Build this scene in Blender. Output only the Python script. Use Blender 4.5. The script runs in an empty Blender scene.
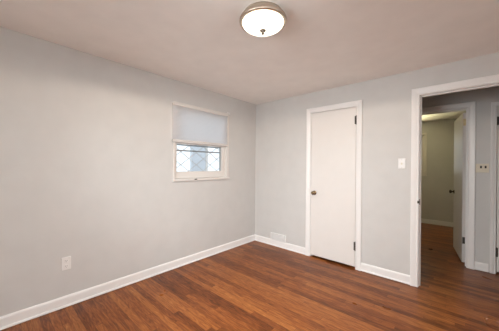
import bpy, bmesh, math, random
from mathutils import Matrix, Vector

scene = bpy.context.scene
col = scene.collection

# ------------------------------------------------------------------ camera
cam_data = bpy.data.cameras.new('camera')
cam_data.sensor_fit = 'HORIZONTAL'
cam_data.sensor_width = 36.0
cam_data.lens = 236.25 * 36.0 / 499.0
cam_data.clip_start = 0.02
cam = bpy.data.objects.new('camera', cam_data)
col.objects.link(cam)
yaw, pitch, roll = math.radians(41.852), math.radians(0.02), math.radians(0.517)
fwd = Vector((-math.sin(yaw) * math.cos(pitch), math.cos(yaw) * math.cos(pitch), math.sin(pitch)))
rgt = fwd.cross(Vector((0, 0, 1))).normalized()
up = rgt.cross(fwd)
r2 = rgt * math.cos(roll) + up * math.sin(roll)
u2 = up * math.cos(roll) - rgt * math.sin(roll)
m = Matrix((r2, u2, -fwd)).transposed().to_4x4()
m.translation = Vector((2.7136, -3.1848, 1.3207))
cam.matrix_world = m
scene.camera = cam

# ------------------------------------------------------------------ world, lights, exposure
world = bpy.data.worlds.new('sky')
scene.world = world
world.use_nodes = True
wb = world.node_tree.nodes['Background']
wb.inputs[0].default_value = (0.88, 0.94, 1.0, 1)
wb.inputs[1].default_value = 1.45

def area(name, loc, direction, sx, sy, energy, color):
    d = bpy.data.lights.new(name, 'AREA')
    d.shape = 'RECTANGLE'
    d.size, d.size_y = sx, sy
    d.energy = energy
    d.color = color
    o = bpy.data.objects.new(name, d)
    col.objects.link(o)
    o.location = loc
    o.rotation_euler = Vector(direction).to_track_quat('-Z', 'Y').to_euler()
    return o

# daylight that falls in through the windows behind the camera
for o_ in (area('daylight_front_window', (1.45, -3.80, 1.60), (-0.05, 1, -0.40), 1.3, 1.15, 35, (0.95, 0.98, 1.0)),
           area('daylight_right_window', (3.85, -2.05, 1.60), (-1, 0, -0.60), 1.3, 1.15, 19, (0.95, 0.98, 1.0))):
    o_.data.spread = math.radians(105)
fl = area('far_room_fill', (1.628, 3.98, 1.62), (0, -1, 1.2), 0.85, 0.9, 31, (1.0, 0.91, 0.52))  # added yellow fill, tilted up to lighten the far room's ceiling
fl.data.spread = math.radians(85)
# the photographer's flash, bounced off the ceiling behind the camera
fl = area('bounce_flash', (2.75, -3.15, 1.55), (-0.24, 0.25, 1), 0.2, 0.2, 26, (0.97, 1.0, 1.0))
fl.data.spread = math.radians(90)

vs = scene.view_settings
scene.display_settings.display_device = 'sRGB'
vs.view_transform = 'Standard'
vs.look = 'None'
vs.exposure = 0.0
vs.gamma = 1.0
vs.use_curve_mapping = False
scene.cycles.max_bounces = 14
scene.cycles.diffuse_bounces = 8
scene.cycles.transparent_max_bounces = 16
scene.cycles.sample_clamp_indirect = 6.0

H = 2.40

# ------------------------------------------------------------------ materials
def new_mat(name):
    mt = bpy.data.materials.new(name)
    mt.use_nodes = True
    nt = mt.node_tree
    return mt, nt, nt.nodes['Principled BSDF']

def paint(name, rgb, rough=0.6, metal=0.0, noise=0.02, scale=6.0, bump=0.0, bscale=180.0):
    mt, nt, p = new_mat(name)
    p.inputs['Roughness'].default_value = rough
    p.inputs['Metallic'].default_value = metal
    tc = nt.nodes.new('ShaderNodeTexCoord')
    nz = nt.nodes.new('ShaderNodeTexNoise')
    nz.inputs['Scale'].default_value = scale
    nt.links.new(tc.outputs['Object'], nz.inputs['Vector'])
    rp = nt.nodes.new('ShaderNodeValToRGB')
    rp.color_ramp.elements[0].position = 0.3
    rp.color_ramp.elements[1].position = 0.7
    rp.color_ramp.elements[0].color = (*[c * (1 - noise) for c in rgb], 1)
    rp.color_ramp.elements[1].color = (*[min(1, c * (1 + noise)) for c in rgb], 1)
    nt.links.new(nz.outputs['Fac'], rp.inputs['Fac'])
    nt.links.new(rp.outputs['Color'], p.inputs['Base Color'])
    if bump:
        n2 = nt.nodes.new('ShaderNodeTexNoise')
        n2.inputs['Scale'].default_value = bscale
        nt.links.new(tc.outputs['Object'], n2.inputs['Vector'])
        b = nt.nodes.new('ShaderNodeBump')
        b.inputs['Strength'].default_value = bump
        b.inputs['Distance'].default_value = 0.002
        nt.links.new(n2.outputs['Fac'], b.inputs['Height'])
        nt.links.new(b.outputs['Normal'], p.inputs['Normal'])
    return mt

M = {}
M['wall'] = paint('wall_paint', (0.635, 0.625, 0.608), 0.55, bump=0.06)
M['ceiling'] = paint('ceiling_paint', (0.92, 0.89, 0.86), 0.8, bump=0.05)
M['tan'] = paint('hall_dimming_tint', (0.26, 0.20, 0.15), 0.8)  # dark tint for the unseen hall ceiling, cuts bounce onto the hall wall
M['trim'] = paint('trim_paint', (0.88, 0.865, 0.85), 0.35, noise=0.01)
M['door'] = paint('door_paint', (0.79, 0.76, 0.73), 0.38, noise=0.01)
M['plastic'] = paint('white_plastic', (0.82, 0.80, 0.78), 0.35, noise=0.01)
M['ivory'] = paint('ivory_plastic', (0.76, 0.70, 0.57), 0.4, noise=0.01)
M['dark'] = paint('dark_slot', (0.03, 0.026, 0.022), 0.5)
M['bronze'] = paint('bronze_metal', (0.055, 0.042, 0.032), 0.6, metal=0.0, noise=0.05, scale=40)
M['knob'] = paint('aged_brass', (0.24, 0.17, 0.10), 0.22, metal=1.0, noise=0.05, scale=40)
M['brass'] = paint('pale_brass', (0.72, 0.60, 0.36), 0.35, metal=0.7, noise=0.04, scale=40)
M['nickel'] = paint('brushed_nickel', (0.56, 0.47, 0.385), 0.32, metal=1.0, noise=0.03, scale=60)
M['cream'] = paint('cream_trim_paint', (0.76, 0.725, 0.69), 0.4, noise=0.01)
M['finial'] = paint('dark_nickel', (0.20, 0.16, 0.13), 0.4, metal=0.6)
M['rail'] = paint('shade_rail', (0.66, 0.63, 0.61), 0.5, noise=0.01)
M['storm'] = paint('grey_aluminium', (0.36, 0.38, 0.40), 0.5, metal=0.3)
M['came'] = paint('grey_lead_came', (0.68, 0.70, 0.72), 0.5)
M['vent'] = paint('white_enamel', (0.80, 0.79, 0.78), 0.35, noise=0.01)
M['blue'] = paint('pale_blue_siding', (0.78, 0.85, 0.93), 0.7)
M['ground'] = paint('concrete_ground', (0.42, 0.41, 0.39), 0.9, noise=0.2, scale=3)
M['outer'] = paint('white_siding', (0.7, 0.7, 0.7), 0.8)

def glass_mat():
    mt = bpy.data.materials.new('window_glass')
    mt.use_nodes = True
    nt = mt.node_tree
    nt.nodes.clear()
    out = nt.nodes.new('ShaderNodeOutputMaterial')
    mx = nt.nodes.new('ShaderNodeMixShader')
    tr = nt.nodes.new('ShaderNodeBsdfTransparent')
    tr.inputs[0].default_value = (0.97, 0.98, 0.98, 1)
    gl = nt.nodes.new('ShaderNodeBsdfGlossy')
    gl.inputs['Roughness'].default_value = 0.02
    fr = nt.nodes.new('ShaderNodeFresnel')
    fr.inputs['IOR'].default_value = 1.35
    nt.links.new(fr.outputs[0], mx.inputs[0])
    nt.links.new(tr.outputs[0], mx.inputs[1])
    nt.links.new(gl.outputs[0], mx.inputs[2])
    nt.links.new(mx.outputs[0], out.inputs[0])
    return mt
M['glass'] = glass_mat()

def fabric_mat():
    mt = bpy.data.materials.new('translucent_shade_cloth')
    mt.use_nodes = True
    nt = mt.node_tree
    nt.nodes.clear()
    out = nt.nodes.new('ShaderNodeOutputMaterial')
    mx = nt.nodes.new('ShaderNodeMixShader')
    mx.inputs[0].default_value = 0.82
    df = nt.nodes.new('ShaderNodeBsdfDiffuse')
    tl = nt.nodes.new('ShaderNodeBsdfTranslucent')
    tc = nt.nodes.new('ShaderNodeTexCoord')
    wv = nt.nodes.new('ShaderNodeTexNoise')
    wv.inputs['Scale'].default_value = 90
    rp = nt.nodes.new('ShaderNodeValToRGB')
    rp.color_ramp.elements[0].color = (0.88, 0.88, 0.90, 1)
    rp.color_ramp.elements[1].color = (0.94, 0.94, 0.96, 1)
    nt.links.new(tc.outputs['Object'], wv.inputs['Vector'])
    nt.links.new(wv.outputs['Fac'], rp.inputs['Fac'])
    nt.links.new(rp.outputs[0], df.inputs[0])
    nt.links.new(rp.outputs[0], tl.inputs[0])
    nt.links.new(df.outputs[0], mx.inputs[1])
    nt.links.new(tl.outputs[0], mx.inputs[2])
    nt.links.new(mx.outputs[0], out.inputs[0])
    return mt
M['fabric'] = fabric_mat()

def lamp_glass():
    mt, nt, p = new_mat('lit_frosted_glass')
    p.inputs['Base Color'].default_value = (0.9, 0.87, 0.8, 1)
    p.inputs['Roughness'].default_value = 0.3
    p.inputs['Emission Color'].default_value = (1.0, 0.90, 0.72, 1)
    p.inputs['Emission Strength'].default_value = 3.0
    return mt
M['lamp'] = lamp_glass()

def wood_floor():
    mt, nt, p = new_mat('oak_strip_flooring')
    N, L = nt.nodes, nt.links
    def math_(op, a, b=None, c=None):
        n = N.new('ShaderNodeMath')
        n.operation = op
        for i, v in enumerate((a, b, c)):
            if v is None:
                continue
            if isinstance(v, (int, float)):
                n.inputs[i].default_value = v
            else:
                L.new(v, n.inputs[i])
        return n.outputs[0]
    def white(a, b):
        cv = N.new('ShaderNodeCombineXYZ')
        L.new(a, cv.inputs[0])
        if isinstance(b, (int, float)):
            cv.inputs[1].default_value = b
        else:
            L.new(b, cv.inputs[1])
        w = N.new('ShaderNodeTexWhiteNoise')
        w.noise_dimensions = '2D'
        L.new(cv.outputs[0], w.inputs['Vector'])
        return w
    tc = N.new('ShaderNodeTexCoord')
    sp = N.new('ShaderNodeSeparateXYZ')
    L.new(tc.outputs['Object'], sp.inputs[0])
    X, Y = sp.outputs[0], sp.outputs[1]
    BW = 0.0575
    yr = math_('DIVIDE', math_('ADD', Y, 10.0), BW)
    row = math_('FLOOR', yr)
    yf = math_('FRACT', yr)
    rr = white(row, 3.7)
    off = math_('MULTIPLY', rr.outputs['Value'], 7.3)
    r2_ = white(row, 9.1)
    length = math_('MULTIPLY_ADD', r2_.outputs['Value'], 0.9, 0.7)
    xr = math_('DIVIDE', math_('ADD', math_('ADD', X, off), 10.0), length)
    colm = math_('FLOOR', xr)
    xf = math_('FRACT', xr)
    bd = white(row, colm)
    val = bd.outputs['Value']
    # grain coordinates, shifted for every board
    cv = N.new('ShaderNodeCombineXYZ')
    L.new(math_('MULTIPLY', math_('ADD', X, math_('MULTIPLY', val, 37.0)), 5.0), cv.inputs[0])
    L.new(math_('MULTIPLY', Y, 46.0), cv.inputs[1])
    L.new(math_('MULTIPLY', val, 91.0), cv.inputs[2])
    g1 = N.new('ShaderNodeTexNoise')
    g1.inputs['Scale'].default_value = 1.0
    g1.inputs['Detail'].default_value = 5.0
    g1.inputs['Roughness'].default_value = 0.72
    g1.inputs['Distortion'].default_value = 1.2
    L.new(cv.outputs[0], g1.inputs['Vector'])
    cv2 = N.new('ShaderNodeCombineXYZ')
    L.new(math_('MULTIPLY', X, 9.0), cv2.inputs[0])
    L.new(math_('MULTIPLY', Y, 130.0), cv2.inputs[1])
    L.new(math_('MULTIPLY', val, 51.0), cv2.inputs[2])
    g2 = N.new('ShaderNodeTexNoise')
    g2.inputs['Scale'].default_value = 1.0
    g2.inputs['Detail'].default_value = 2.0
    L.new(cv2.outputs[0], g2.inputs['Vector'])
    # wide blotches in the old finish
    g3 = N.new('ShaderNodeTexNoise')
    g3.inputs['Scale'].default_value = 1.6
    g3.inputs['Detail'].default_value = 3.0
    L.new(tc.outputs['Object'], g3.inputs['Vector'])
    t = math_('ADD', math_('MULTIPLY', val, 0.38), math_('MULTIPLY', g1.outputs['Fac'], 1.15))
    t = math_('ADD', t, math_('MULTIPLY', g2.outputs['Fac'], 0.16))
    t = math_('ADD', t, math_('MULTIPLY', g3.outputs['Fac'], 0.22))
    # cathedral figure: contour lines of a stretched noise
    cv3 = N.new('ShaderNodeCombineXYZ')
    L.new(math_('MULTIPLY', math_('ADD', X, math_('MULTIPLY', val, 23.0)), 2.0), cv3.inputs[0])
    L.new(math_('MULTIPLY', Y, 17.0), cv3.inputs[1])
    L.new(math_('MULTIPLY', val, 77.0), cv3.inputs[2])
    g4 = N.new('ShaderNodeTexNoise')
    g4.inputs['Scale'].default_value = 1.0
    g4.inputs['Detail'].default_value = 2.0
    L.new(cv3.outputs[0], g4.inputs['Vector'])
    ring = math_('SINE', math_('MULTIPLY', g4.outputs['Fac'], 62.0))
    t = math_('MULTIPLY_ADD', ring, 0.075, t)
    t = math_('SUBTRACT', t, 0.455)
    rp = N.new('ShaderNodeValToRGB')
    e = rp.color_ramp.elements
    e[0].position, e[0].color = 0.0, (0.040, 0.010, 0.003, 1)
    e[1].position, e[1].color = 1.0, (0.52, 0.215, 0.060, 1)
    for pos, c in ((0.30, (0.130, 0.035, 0.009, 1)), (0.55, (0.255, 0.077, 0.019, 1)), (0.78, (0.36, 0.127, 0.032, 1))):
        k = e.new(pos)
        k.color = c
    L.new(t, rp.inputs['Fac'])
    # joints
    ed = math_('MINIMUM', math_('MULTIPLY', math_('MINIMUM', yf, math_('SUBTRACT', 1.0, yf)), BW),
               math_('MULTIPLY', math_('MINIMUM', xf, math_('SUBTRACT', 1.0, xf)), length))
    jm = N.new('ShaderNodeMapRange')
    jm.inputs['From Min'].default_value = 0.0
    jm.inputs['From Max'].default_value = 0.0020
    L.new(ed, jm.inputs['Value'])
    mx = N.new('ShaderNodeMix')
    mx.data_type = 'RGBA'
    L.new(jm.outputs[0], mx.inputs['Factor'])
    mx.inputs['A'].default_value = (0.11, 0.035, 0.012, 1)
    L.new(rp.outputs[0], mx.inputs['B'])
    L.new(mx.outputs['Result'], p.inputs['Base Color'])
    L.new(math_('MULTIPLY_ADD', g3.outputs['Fac'], 0.10, 0.24), p.inputs['Roughness'])
    p.inputs['Specular IOR Level'].default_value = 0.20
    return mt
M['floor'] = wood_floor()

# ------------------------------------------------------------------ helpers
class MB:
    def __init__(self):
        self.bm = bmesh.new()

    def box(self, x0, x1, y0, y1, z0, z1):
        v = [self.bm.verts.new(c) for c in ((x0, y0, z0), (x1, y0, z0), (x1, y1, z0), (x0, y1, z0),
                                            (x0, y0, z1), (x1, y0, z1), (x1, y1, z1), (x0, y1, z1))]
        for f in ((0, 3, 2, 1), (4, 5, 6, 7), (0, 1, 5, 4), (1, 2, 6, 5), (2, 3, 7, 6), (3, 0, 4, 7)):
            self.bm.faces.new([v[i] for i in f])
        return self

    def bar(self, a, b, w, t, normal):
        """a flat bar from a to b, w wide in the plane across normal, t thick along it"""
        a, b, n = Vector(a), Vector(b), Vector(normal).normalized()
        d = (b - a).normalized()
        s = d.cross(n).normalized() * (w / 2)
        n = n * (t / 2)
        v = [self.bm.verts.new(p) for p in (a - s - n, a + s - n, a + s + n, a - s + n, b - s - n, b + s - n, b + s + n, b - s + n)]
        for f in ((0, 3, 2, 1), (4, 5, 6, 7), (0, 1, 5, 4), (1, 2, 6, 5), (2, 3, 7, 6), (3, 0, 4, 7)):
            self.bm.faces.new([v[i] for i in f])
        return self

    def lathe(self, prof, origin, axis, seg=40):
        """prof: (radius, distance along axis)"""
        ax = Vector(axis).normalized()
        s = ax.orthogonal().normalized()
        t = ax.cross(s)
        o = Vector(origin)
        rings = []
        for r, h in prof:
            if r < 1e-6:
                rings.append([self.bm.verts.new(o + ax * h)])
            else:
                rings.append([self.bm.verts.new(o + ax * h + (s * math.cos(2 * math.pi * i / seg) + t * math.sin(2 * math.pi * i / seg)) * r) for i in range(seg)])
        for A, B in zip(rings, rings[1:]):
            for i in range(seg):
                j = (i + 1) % seg
                if len(A) == 1 and len(B) == 1:
                    continue
                if len(A) == 1:
                    self.bm.faces.new((A[0], B[i], B[j]))
                elif len(B) == 1:
                    self.bm.faces.new((A[i], A[j], B[0]))
                else:
                    self.bm.faces.new((A[i], A[j], B[j], B[i]))
        return self

    def extrude(self, prof, path):
        """closed profile section placed by path(section index, point) -> xyz, swept through stations"""
        st = [[self.bm.verts.new(f(a, b)) for a, b in prof] for f in path]
        n = len(prof)
        for A, B in zip(st, st[1:]):
            for i in range(n):
                j = (i + 1) % n
                self.bm.faces.new((A[i], A[j], B[j], B[i]))
        self.bm.faces.new(st[0])
        self.bm.faces.new(list(reversed(st[-1])))
        return self

    def build(self, name, mat, parent=None, bevel=0.0, smooth=False, seg=2):
        bm = self.bm
        bmesh.ops.recalc_face_normals(bm, faces=bm.faces)
        me = bpy.data.meshes.new(name)
        if smooth:
            for f in bm.faces:
                f.smooth = True
        bm.to_mesh(me)
        bm.free()
        me.materials.append(mat)
        o = bpy.data.objects.new(name, me)
        col.objects.link(o)
        if parent is not None:
            o.parent = parent
        if bevel:
            b = o.modifiers.new('edge', 'BEVEL')
            b.width = bevel
            b.segments = seg
            b.limit_method = 'ANGLE'
            b.angle_limit = math.radians(40)
        return o

def tag(o, label=None, cat=None, group=None, kind=None):
    if label:
        o['label'] = label
    if cat:
        o['category'] = cat
    if group:
        o['group'] = group
    if kind:
        o['kind'] = kind
    return o

def empty(name, loc, rz=0.0):
    o = bpy.data.objects.new(name, None)
    o.empty_display_size = 0.1
    col.objects.link(o)
    o.location = loc
    o.rotation_euler = (0, 0, rz)
    return o

def struct(name, mb, mat, label, cat, bevel=0.0):
    return tag(mb.build(name, mat, None, bevel), label, cat, None, 'structure')

def wall_run(u0, u1, holes, z1=H):
    """solid pieces (u0,u1,z0,z1) of a wall with rectangular holes (a,b,zb,zt), sorted"""
    out, c = [], u0
    for a, b, zb, zt in holes:
        if a > c:
            out.append((c, a, 0, z1))
        if zb > 0:
            out.append((a, b, 0, zb))
        out.append((a, b, zt, z1))
        c = b
    out.append((c, u1, 0, z1))
    return out

# ------------------------------------------------------------------ the shell
WC = -1.137                        # centre of the bedroom window along the left wall
W1 = (WC - 0.447, WC + 0.447, 1.142, 2.09)
FW = 1.628                         # centre of the far room's window
XR, YF = 3.60, -3.55               # the bedroom's right wall and the wall behind the camera
HY = 1.06                          # hall wall
FY = 3.72                          # far room's end wall
XE = 5.60

struct('floor', MB().box(-0.15, XE + 0.15, YF - 0.15, FY + 0.15, -0.12, 0), M['floor'],
       'reddish brown strip oak floor running through the bedroom and hall', 'floor')
struct('ceiling', MB().box(-0.15, XE + 0.15, YF - 0.15, 0.06, H, H + 0.12), M['ceiling'],
       'plain off-white ceiling of the empty bedroom', 'ceiling')
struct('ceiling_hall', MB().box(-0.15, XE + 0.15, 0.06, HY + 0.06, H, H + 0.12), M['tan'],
       'unseen ceiling over the narrow hall, tinted dark to dim the hall wall', 'ceiling')
struct('ceiling_far', MB().box(-0.15, XE + 0.15, HY + 0.06, FY + 0.15, H, H + 0.12), M['ceiling'],
       'dim ceiling of the room across the hall', 'ceiling')

mb = MB()
for a, b, c, d in wall_run(YF, 0, [W1]):
    mb.box(-0.15, 0, a, b, c, d)
struct('wall_left', mb, M['wall'], 'light grey bedroom wall with the small shaded window', 'wall')

CL = (1.055, 1.722, 0, 2.112)      # hole for the closet door
BD = (2.352, 3.22, 0, 2.133)       # hole for the bedroom doorway
mb = MB()
for a, b, c, d in wall_run(-0.15, XE, [CL, BD]):
    mb.box(a, b, 0, 0.12, c, d)
struct('wall_back', mb, M['wall'], 'light grey bedroom wall with the closet door and the open doorway', 'wall')

mb = MB()
W3 = (-2.75, -1.35, 0.90, 2.10)
for a, b, c, d in wall_run(YF - 0.15, 0, [W3]):
    mb.box(XR, XR + 0.15, a, b, c, d)
struct('wall_right', mb, M['wall'], 'light grey bedroom wall right of the open doorway', 'wall')
mb = MB()
W4 = (0.75, 2.15, 0.90, 2.10)
for a, b, c, d in wall_run(-0.15, XR, [W4]):
    mb.box(a, b, YF - 0.15, YF, c, d)
struct('wall_front', mb, M['wall'], 'light grey bedroom wall facing the closet door', 'wall')

D2 = (1.982, 2.790, 0, 2.122)
D3 = (3.030, 3.790, 0, 2.10)
mb = MB()
for a, b, c, d in wall_run(-0.15, XE, [D2, D3]):
    mb.box(a, b, HY, HY + 0.12, c, d)
struct('wall_hall', mb, M['wall'], 'grey hall wall with two door casings seen through the doorway', 'wall')
struct('wall_closet_left', MB().box(0.80, 0.90, 0.12, HY, 0, H), M['wall'], 'closet side wall hidden behind the closed closet door', 'wall')
struct('wall_closet_right', MB().box(1.85, 1.95, 0.12, HY, 0, H), M['wall'], 'wall closing the end of the hall beside the closet', 'wall')
W2 = (FW - 0.447, FW + 0.447, 1.142, 2.09)
mb = MB()
for a, b, c, d in wall_run(-0.15, XE, [W2]):
    mb.box(a, b, FY, FY + 0.15, c, d)
struct('wall_far', mb, M['wall'], 'dim grey end wall of the room across the hall', 'wall')
struct('wall_far_left', MB().box(-0.15, 0, HY + 0.12, FY, 0, H), M['wall'], 'left wall of the room across the hall', 'wall')
struct('wall_far_right', MB().box(2.92, 3.02, HY + 0.12, FY, 0, H), M['wall'], 'wall behind the open door of the room across the hall', 'wall')
struct('wall_end', MB().box(XE, XE + 0.15, 0, FY + 0.15, 0, H), M['wall'], 'wall at the far right end of the hall', 'wall')

# ------------------------------------------------------------------ baseboards
BBP = [(0, 0), (0.022, 0), (0.0215, 0.008), (0.018, 0.014), (0.012, 0.018), (0.012, 0.082), (0.009, 0.092), (0.004, 0.098), (0, 0.099)]

def baseboard(name, p0, p1, normal, label, m0=0.0, m1=0.0):
    """m0 / m1: mitre, how far the ends run back per unit of depth"""
    p0, p1, n = Vector((*p0, 0)), Vector((*p1, 0)), Vector((*normal, 0))
    d = (p1 - p0).normalized()
    z = 0.006                                   # shadow gap over the floor boards
    mb = MB().extrude(BBP, [lambda a, b: p0 + n * a + d * (a * m0) + Vector((0, 0, b + z)),
                            lambda a, b: p1 + n * a - d * (a * m1) + Vector((0, 0, b + z))])
    return struct(name, mb, M['trim'], label, 'baseboard')

baseboard('baseboard_left', (0, YF), (0, 0), (1, 0), 'white baseboard along the wall under the small window', 1, 1)
baseboard('baseboard_back_corner', (0, 0), (0.998, 0), (0, -1), 'short white baseboard between room corner and closet door', 1, 0)
baseboard('baseboard_back_middle', (1.768, 0), (2.297, 0), (0, -1), 'white baseboard between the closet door and the open doorway')
baseboard('baseboard_back_right', (3.29, 0), (XR, 0), (0, -1), 'white baseboard right of the open doorway', 0, 1)
baseboard('baseboard_right', (XR, 0), (XR, YF), (-1, 0), 'white baseboard along the right bedroom wall', 1, 1)
baseboard('baseboard_front', (XR, YF), (0, YF), (0, 1), 'white baseboard along the wall facing the closet', 1, 1)
baseboard('baseboard_hall', (2.849, HY), (2.979, HY), (0, -1), 'tiny white baseboard between the two hall door casings')
baseboard('baseboard_hall_right', (3.86, HY), (XE, HY), (0, -1), 'white baseboard right of the closed hall door')
baseboard('baseboard_far', (0, FY), (2.92, FY), (0, -1), 'white baseboard on the end wall of the room across the hall')

# ------------------------------------------------------------------ door casings and jambs
def casing_profile(w):
    return [(0, 0), (0, 0.010), (0.004, 0.013), (w * 0.16, 0.013), (w * 0.22, 0.010), (w * 0.30, 0.012), (w * 0.62, 0.017),
            (w * 0.93, 0.019), (w, 0.015), (w, 0)]

def casing(mb, x0, x1, zt, w, ywall, side):
    """U of moulding round an opening on the face y = ywall; side -1 stands out towards -y"""
    pr = casing_profile(w)
    mb.extrude(pr, [lambda a, b: (x0 - a, ywall + side * b, 0),
                    lambda a, b: (x0 - a, ywall + side * b, zt + a),
                    lambda a, b: (x1 + a, ywall + side * b, zt + a),
                    lambda a, b: (x1 + a, ywall + side * b, 0)])
    return mb

def jamb(mb, hole, y0, y1, t):
    a, b, _, zt = hole
    mb.box(a, a + t, y0, y1, 0, zt)
    mb.box(b - t, b, y0, y1, 0, zt)
    mb.box(a + t, b - t, y0, y1, zt - t, zt)
    return mb

def stops(mb, hole, t, y0, y1, s=0.011):
    a, b, _, zt = hole
    mb.box(a + t, a + t + s, y0, y1, 0, zt - t)
    mb.box(b - t - s, b - t, y0, y1, 0, zt - t)
    mb.box(a + t + s, b - t - s, y0, y1, zt - t - s, zt - t)
    return mb

def doorway(name, label, hole, t, w, y0, y1, stop=None, near=True, far=True):
    root = empty(name, ((hole[0] + hole[1]) / 2, (y0 + y1) / 2, 0))
    tag(root, label, 'door frame', None, 'structure')
    ox, oy = root.location.x, root.location.y
    h = (hole[0] - ox, hole[1] - ox, 0, hole[3])
    r = 0.005
    if near:
        casing(MB(), h[0] + t - r, h[1] - t + r, h[3] - t + r, w, y0 - oy, -1).build('casing', M['trim'], root)
    if far:
        casing(MB(), h[0] + t - r, h[1] - t + r, h[3] - t + r, w, y1 - oy, 1).build('casing', M['trim'], root)
    jb = jamb(MB(), h, y0 - oy, y1 - oy, t).build('jamb', M['trim'], root, 0.002)
    if stop:
        stops(MB(), h, t, stop[0] - oy, stop[1] - oy).build('door_stop', M['trim'], jb)
    return root, jb

t1, j1 = doorway('trim_1', 'white casing round the closed closet door', CL, 0.018, 0.068, 0, 0.12, (0.040, 0.07), True, False)
t2, j2 = doorway('trim_2', 'wide white casing of the open doorway to the hall', BD, 0.020, 0.071, 0, 0.12, (0.042, 0.075))
t3, j3 = doorway('trim_3', 'white casing across the hall round the opened door', D2, 0.020, 0.077, HY, HY + 0.12, (HY + 0.045, HY + 0.08))
t4, j4 = doorway('trim_4', 'narrow white casing at the right edge, beside the hall switch plate', D3, 0.016, 0.052, HY, HY + 0.12, (HY + 0.05, HY + 0.08), True, False)

# strike plate whose dark lip shows on the doorway's left edge
ox, oy = t2.location.x, t2.location.y
tag(MB().box(2.372 - ox, 2.3745 - ox, 0.004 - oy, 0.036 - oy, 0.905, 0.965)
    .box(2.357 - ox, 2.3745 - ox, -0.0185 - oy, 0.004 - oy, 0.922, 0.95).build('strike_plate', M['bronze'], t2, 0.002), 'dark metal strike plate')

# ------------------------------------------------------------------ doors
def knob_on(parent, x, y, z, side, mat):
    """a round knob on its rosette, standing out along side * y"""
    k = MB().lathe([(0.0, 0.000), (0.031, 0.000), (0.032, 0.003), (0.028, 0.007), (0.017, 0.010), (0.0125, 0.014), (0.0115, 0.026),
                    (0.015, 0.031), (0.024, 0.036), (0.0285, 0.044), (0.0275, 0.053), (0.021, 0.060), (0.010, 0.063), (0, 0.0635)],
                   (x, y, z), (0, side, 0), 28).build('knob', mat, parent, smooth=True)
    return k

def hinge_at(parent, x, y, z0, z1, mat, ldx):
    """barrel at x,y with a leaf set ldx to the side"""
    mb = MB()
    n = 5
    for i in range(n):
        a = z0 + (z1 - z0) * i / n + 0.0006
        b = z0 + (z1 - z0) * (i + 1) / n - 0.0006
        mb.lathe([(0, 0), (0.0085, 0), (0.0095, 0.001), (0.0095, b - a - 0.001), (0.0085, b - a), (0, b - a)], (x, y, a), (0, 0, 1), 12)
    mb.lathe([(0, 0), (0.004, 0.0), (0.005, 0.003), (0.003, 0.006), (0, 0.007)], (x, y, z1), (0, 0, 1), 12)
    mb.lathe([(0, 0), (0.004, 0.0), (0.005, 0.003), (0.003, 0.006), (0, 0.007)], (x, y, z0), (0, 0, -1), 12)
    if ldx:
        mb.box(min(x, x + ldx), max(x, x + ldx), y + 0.004, y + 0.0065, z0 + 0.002, z1 - 0.002)
    return mb.build('hinge', mat, parent)

# closet door, closed, opens into the bedroom
lx0, lx1 = 1.076, 1.701
d1 = empty('door_1', (1.39, 0, 0))
tag(d1, 'closed plain white closet door with round brass knob', 'door', None, 'structure')
ox = 1.39
leaf = MB().box(lx0 - ox, lx1 - ox, 0.000, 0.035, 0.028, 2.090).build('leaf', M['door'], d1, 0.003)
kn = knob_on(leaf, 1.131 - ox, 0.0, 0.935, -1, M['knob'])
tag(kn, 'round aged brass knob')
for z0, z1 in ((0.238, 0.348), (1.868, 1.975)):
    tag(hinge_at(leaf, 1.7035 - ox, -0.006, z0, z1, M['bronze'], -0.020), 'dark bronze hinge')

# door across the hall, swung into the far room
HX, HYY = 2.768, HY + 0.122
ang = math.radians(-97.5 + 180)       # direction of the leaf from its hinge
d2 = empty('door_2', (HX, HYY, 0), math.radians(7.9))
tag(d2, 'plain pale door opened into the dim room across the hall', 'door', None, 'structure')
# local: the leaf runs along +y from the hinge, its thickness to -x
leaf2 = MB().box(-0.040, -0.002, 0.0, 0.755, 0.025, 2.070).build('leaf', M['door'], d2, 0.003)
k2 = MB()
for sx, x in ((-1, -0.040), (1, -0.002)):
    k2.lathe([(0.0, 0.000), (0.031, 0.000), (0.032, 0.003), (0.028, 0.007), (0.017, 0.010), (0.0125, 0.014), (0.0115, 0.026),
              (0.015, 0.031), (0.024, 0.036), (0.0285, 0.044), (0.0275, 0.053), (0.021, 0.060), (0.010, 0.063), (0, 0.0635)],
             (x, 0.69, 0.93), (sx, 0, 0), 28)
tag(k2.build('knob', M['bronze'], leaf2, smooth=True), 'dark round knob')
for z0, z1, mt, lb in ((1.895, 1.985, M['brass'], 'pale brass hinge'), (0.28, 0.37, M['bronze'], 'dark bronze hinge')):
    h = MB().box(-0.036, 0.003, -0.0035, 0.0, z0, z1)
    h.lathe([(0, 0), (0.009, 0), (0.009, z1 - z0), (0, z1 - z0)], (0.0, -0.008, z0), (0, 0, 1), 12)
    tag(h.build('hinge', mt, leaf2), lb)

# closed door at the right edge of the picture
d3 = empty('door_3', (3.41, HY, 0))
tag(d3, 'closed white door at the right edge, its dark hinges showing', 'door', None, 'structure')
ox = 3.41
leaf3 = MB().box(3.050 - ox, 3.770 - ox, 0.010, 0.045, 0.025, 2.075).build('leaf', M['door'], d3, 0.003)
tag(knob_on(leaf3, 3.71 - ox, 0.010, 0.935, -1, M['bronze']), 'dark round knob')
for z0, z1 in ((0.215, 0.325), (1.855, 1.955)):
    tag(hinge_at(leaf3, 3.0505 - ox, 0.004, z0, z1, M['bronze'], 0.012), 'dark bronze hinge')

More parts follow.
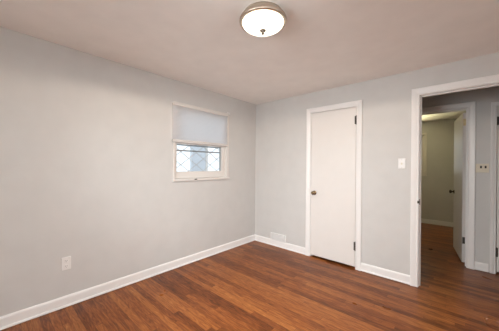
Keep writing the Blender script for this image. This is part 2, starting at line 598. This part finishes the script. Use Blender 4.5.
# ------------------------------------------------------------------ windows
# local axes: x along the wall, y out of the room, z up from the foot of the sill
def small_window(name, loc, rz, label):
    root = empty(name, loc, rz)
    tag(root, label, 'window', None, 'structure')
    hw, z0, z1 = 0.447, 0.032, 0.98
    # flat narrow casing, sides and head
    c = MB()
    c.box(-hw - 0.022, -hw, -0.012, 0, z0, z1 + 0.036).box(hw, hw + 0.036, -0.012, 0, z0, z1 + 0.036).box(-hw, hw, -0.012, 0, z1, z1 + 0.036)
    c.build('casing', M['cream'], root, 0.003)
    s = MB().box(-hw - 0.026, hw + 0.042, -0.026, 0.0, 0, z0 - 0.0005).box(-hw, hw, 0.0, 0.149, 0.0325, 0.036)
    s.build('sill', M['cream'], root, 0.004)
    # lining of the opening
    l = MB().box(-hw, -hw + 0.008, 0, 0.149, 0.036, z1).box(hw - 0.008, hw, 0, 0.149, 0.036, z1).box(-hw + 0.008, hw - 0.008, 0, 0.149, z1 - 0.008, z1)
    l.build('lining', M['cream'], root)
    a = hw - 0.0085
    def sash(y0, y1, zb, zt, bot, top, nm):
        sl_, sr_ = 0.040, 0.066
        b = MB().box(-a, -a + sl_, y0, y1, zb, zt).box(a - sr_, a, y0, y1, zb, zt)
        b.box(-a + sl_, a - sr_, y0, y1, zb, zb + bot).box(-a + sl_, a - sr_, y0, y1, zt - top, zt)
        o = b.build(nm, M['cream'], root, 0.003)
        ym = (y0 + y1) / 2
        MB().box(-a + sl_ - 0.004, a - sr_ + 0.004, ym - 0.002, ym + 0.002, zb + bot - 0.004, zt - top + 0.004).build('pane', M['glass'], o)
        return o
    lo = sash(0.030, 0.062, 0.037, 0.535, 0.088, 0.045, 'lower_sash')
    sash(0.064, 0.094, 0.495, 0.970, 0.040, 0.045, 'upper_sash')
    tag(MB().box(-0.158, -0.122, -0.0325, -0.026, 0.012, 0.026).box(-0.150, -0.130, -0.038, -0.0325, 0.015, 0.022).build('sill_catch', M['bronze'], root, 0.001), 'small dark catch on the sill')
    # storm window with diamond lattice on the outside
    b = MB()
    y0, y1 = 0.112, 0.128
    b.box(-a, -a + 0.03, y0, y1, 0.04, 0.965).box(a - 0.03, a, y0, y1, 0.04, 0.965)
    b.box(-a + 0.03, a - 0.03, y0, y1, 0.04, 0.085).box(-a + 0.03, a - 0.03, y0, y1, 0.93, 0.965)
    b.box(-a + 0.03, a - 0.03, y0, y1, 0.398, 0.416).box(-a + 0.03, a - 0.03, y0, y1, 0.476, 0.492)
    stm = b.build('storm_window', M['storm'], root)
    lt = MB()
    px, pz = 0.252, 0.176
    xa, xb, za, zb = -a + 0.03, a - 0.03, 0.085, 0.93
    cx, cz = -0.031, 0.214
    for sgn in (1, -1):
        for k in range(-14, 15):
            # lines z = cz + sgn * pz/px * (x - cx) + k * pz, clipped to the frame
            sl = sgn * pz / px
            c0 = cz + k * pz - sl * cx
            xs = sorted(((za - c0) / sl, (zb - c0) / sl))
            u, v = max(xa, xs[0]), min(xb, xs[1])
            if v - u > 0.01:
                lt.bar((u, 0.120 + 0.002 * sgn, c0 + sl * u), (v, 0.120 + 0.002 * sgn, c0 + sl * v), 0.0085, 0.0036, (0, 1, 0))
    tag(lt.build('lattice', M['came'], stm), 'grey diamond lattice')
    return root

small_window('window_1', (0, WC, 1.11), math.radians(90), 'small white window with diamond lattice above the left baseboard')
small_window('window_2', (FW, FY, 1.11), 0, 'window edge on the end wall of the room across the hall')

def big_window(name, loc, rz, label):
    root = empty(name, loc, rz)
    tag(root, label, 'window', None, 'structure')
    hw, z1 = 0.70, 1.20
    b = MB().box(-hw - 0.07, -hw, -0.015, 0, -0.02, z1 + 0.07).box(hw, hw + 0.07, -0.015, 0, -0.02, z1 + 0.07).box(-hw, hw, -0.015, 0, z1, z1 + 0.07)
    b.build('casing', M['trim'], root, 0.003)
    MB().box(-hw - 0.09, hw + 0.09, -0.035, 0, -0.045, -0.0205).build('sill', M['trim'], root, 0.004)
    b = MB().box(-hw, -hw + 0.05, 0.03, 0.07, 0, z1).box(hw - 0.05, hw, 0.03, 0.07, 0, z1)
    b.box(-hw + 0.05, hw - 0.05, 0.03, 0.07, 0, 0.06).box(-hw + 0.05, hw - 0.05, 0.03, 0.07, z1 - 0.05, z1)
    b.box(-hw + 0.05, hw - 0.05, 0.03, 0.07, 0.58, 0.62)
    s = b.build('sash', M['trim'], root, 0.003)
    MB().box(-hw + 0.05, hw - 0.05, 0.048, 0.052, 0.06, 0.58).build('pane', M['glass'], s)
    MB().box(-hw + 0.05, hw - 0.05, 0.048, 0.052, 0.62, z1 - 0.05).build('pane', M['glass'], s)
    return root

big_window('window_3', (XR, -2.05, 0.90), math.radians(-90), 'white window in the right bedroom wall')
big_window('window_4', (1.45, YF, 0.90), math.radians(180), 'white window in the wall facing the closet')

# ------------------------------------------------------------------ outside the small window
struct('ground', MB().box(-14, 14, -14, 14, -0.40, -0.30), M['ground'], 'pale concrete ground outside the window', 'ground')
pb = empty('porch_post', (-3.2, 1.10, -0.30))
tag(pb, 'pale blue post with a white edge board seen outside through the window', 'post')
MB().box(-0.07, 0.02, -0.25, 0.26, 0, 3.2).build('shaft', M['blue'], pb, 0.01)
MB().box(-0.07, 0.03, 0.2605, 0.34, 0, 3.2).build('edge_board', M['trim'], pb, 0.005)

# ------------------------------------------------------------------ ceiling light
LX, LY = 1.651, -1.868
cl = empty('ceiling_light', (LX, LY, H))
tag(cl, 'round flush mount ceiling light, lit white glass in a brushed nickel ring', 'ceiling light')
MB().lathe([(0, 0), (0.140, 0), (0.142, -0.006), (0.146, -0.014), (0.152, -0.019), (0.155, -0.024), (0.161, -0.030), (0.167, -0.040), (0.169, -0.052),
            (0.167, -0.060), (0.161, -0.063), (0.152, -0.063), (0.148, -0.062), (0.148, -0.050), (0, -0.050)],
           (0, 0, 0), (0, 0, 1), 72).build('ring', M['nickel'], cl, smooth=True)
pr = []
for i in range(15):
    a = math.pi / 2 * i / 14
    pr.append((0.1475 * math.cos(a) if i < 14 else 0.0, -0.061 - 0.050 * math.sin(a)))
MB().lathe(pr, (0, 0, 0), (0, 0, 1), 72).build('glass_shade', M['lamp'], cl, smooth=True)
MB().lathe([(0, -0.1150), (0.022, -0.1115), (0.023, -0.1150), (0.011, -0.1240), (0.008, -0.1280), (0.011, -0.1320), (0.011, -0.1370), (0.006, -0.1420), (0, -0.1430)],
           (0, 0, 0), (0, 0, 1), 20).build('finial', M['finial'], cl, smooth=True)

# the bulbs' light, thrown down by the fixture
ld = bpy.data.lights.new('lamp_light', 'SPOT')
ld.energy = 30
ld.color = (1.0, 0.83, 0.66)
ld.spot_size = math.radians(176)
ld.spot_blend = 0.12
ld.shadow_soft_size = 0.0
lo_ = bpy.data.objects.new('lamp_light', ld)
col.objects.link(lo_)
lo_.parent = cl
lo_.location = (0, 0, -0.150)

# ------------------------------------------------------------------ window shade
ys0, ys1 = -1.636, -0.706
ws = empty('window_shade', (0.030, (ys0 + ys1) / 2, 1.61))
tag(ws, 'half lowered translucent grey shade over the small window', 'window shade')
hwid = (ys1 - ys0) / 2
MB().box(-0.017, 0.014, -hwid, hwid, 0.462, 0.492).build('headrail', M['cream'], ws, 0.004)
# pleated cell cloth
mb = MB()
zt, zb, n = 0.462, 0.036, 24
st = []
for i in range(2 * n + 1):
    z = zt + (zb - zt) * i / (2 * n)
    x = 0.001 if i % 2 else -0.0005
    st.append((x, z))
for y in (-hwid + 0.004, hwid - 0.004):
    pass
va = [mb.bm.verts.new((x, -hwid + 0.004, z)) for x, z in st]
vb = [mb.bm.verts.new((x, hwid - 0.004, z)) for x, z in st]
for i in range(2 * n):
    mb.bm.faces.new((va[i], vb[i], vb[i + 1], va[i + 1]))
tag(mb.build('cloth', M['fabric'], ws), 'translucent pale grey pleated cloth')
MB().box(-0.014, 0.012, -hwid, hwid, 0.0, 0.036).build('bottom_rail', M['rail'], ws, 0.004)

br = MB().box(0.0, 0.004, -0.685, -0.655, 2.088, 2.150).box(0.004, 0.040, -0.676, -0.664, 2.110, 2.122).box(0.034, 0.040, -0.680, -0.660, 2.106, 2.138)
tag(br.build('curtain_bracket', M['trim'], None, 0.002), 'small cream bracket on the wall at the shade top, nearest the room corner', 'bracket')

# ------------------------------------------------------------------ outlet, switches, wall vent
def plate(mb, w, h, t=0.006):
    """plate lying in local xz, standing out to -y"""
    mb.extrude([(-w / 2, -h / 2), (w / 2, -h / 2), (w / 2, h / 2), (-w / 2, h / 2)],
               [lambda a, b: (a, 0, b), lambda a, b: (a, -t * 0.5, b), lambda a, b: (a * (1 - 0.006 / w), -t, b * (1 - 0.006 / h))])
    return mb

wo = empty('wall_outlet', (0, -2.684, 0.402), math.radians(90))
tag(wo, 'white duplex outlet low on the left wall above the baseboard', 'outlet')
plate(MB(), 0.072, 0.118).build('plate', M['plastic'], wo)
for z in (0.0245, -0.0245):
    rc = MB().lathe([(0.0, 0.006), (0.0172, 0.006), (0.0172, 0.0085), (0.016, 0.009), (0, 0.009)], (0, 0, z), (0, -1, 0), 24).build('receptacle', M['plastic'], wo)
    sl = MB().box(-0.0075, -0.0055, -0.0096, -0.0088, z - 0.001, z + 0.008).box(0.0055, 0.0075, -0.0096, -0.0088, z - 0.001, z + 0.007)
    sl.lathe([(0, 0.0088), (0.0024, 0.0088), (0.0024, 0.0096), (0, 0.0096)], (0, 0, z - 0.008), (0, -1, 0), 10)
    sl.build('slots', M['dark'], rc)

def toggle(parent, x, mat, up=True):
    s = 1 if up else -1
    f = MB().box(x - 0.006, x + 0.006, -0.0072, -0.0058, -0.013, 0.013).build('toggle_frame', mat, parent)
    MB().extrude([(x - 0.0045, -0.005), (x + 0.0045, -0.005), (x + 0.0045, 0.005), (x - 0.0045, 0.005)],
                 [lambda a, b: (a, -0.0072, b), lambda a, b: (x + (a - x) * 0.8, -0.017, s * 0.008 + b * 0.7)]).build('toggle', mat, f)

ls = empty('light_switch', (2.207, 0, 1.359))
tag(ls, 'white single toggle switch on the wall beside the open doorway', 'light switch')
plate(MB(), 0.072, 0.116).build('plate', M['plastic'], ls)
toggle(ls, 0, M['ivory'])
for z in (0.042, -0.042):
    MB().lathe([(0, 0.0055), (0.003, 0.0055), (0.003, 0.0068), (0, 0.0068)], (0, 0, z), (0, -1, 0), 10).build('screw', M['storm'], ls)

hs = empty('hall_switch', (2.915, HY, 1.315))
tag(hs, 'ivory double switch plate on the hall wall between door casings', 'light switch')
plate(MB(), 0.122, 0.112, 0.016).build('plate', M['ivory'], hs)
for x in (-0.012, 0.030):
    s = MB().box(x - 0.009, x + 0.009, -0.0175, -0.0155, -0.002, 0.030)
    s.box(x - 0.0045, x + 0.0045, -0.026, -0.0175, 0.014, 0.024)
    tag(s.build('toggle', M['bronze'], hs), 'dark toggle')

wv = empty('wall_vent', (0.506, 0, 0.0))
tag(wv, 'white louvred heat vent on the baseboard near the room corner', 'vent')
vb_ = MB()
x0, x1, z0, z1 = -0.146, 0.146, 0.100, 0.216
vb_.box(x0, x0 + 0.02, -0.020, 0, z0, z1).box(x1 - 0.02, x1, -0.020, 0, z0, z1)
vb_.box(x0 + 0.02, x1 - 0.02, -0.020, 0, z0, z0 + 0.018).box(x0 + 0.02, x1 - 0.02, -0.020, 0, z1 - 0.018, z1)
vb_.box(x0 + 0.02, x1 - 0.02, -0.004, 0, z0 + 0.018, z1 - 0.018)
vb_.build('frame', M['vent'], wv, 0.003)
sl = MB()
for i in range(7):
    z = z0 + 0.022 + i * 0.0115
    sl.extrude([(-0.018, 0.0), (-0.016, -0.002), (-0.005, 0.008), (-0.005, 0.011)],
               [lambda a, b: (x0 + 0.02, a, z + b), lambda a, b: (x1 - 0.02, a, z + b)])
sl.build('louvres', M['vent'], wv)
MB().box(0.105, 0.112, -0.030, -0.020, 0.150, 0.172).build('damper_lever', M['vent'], wv, 0.001)
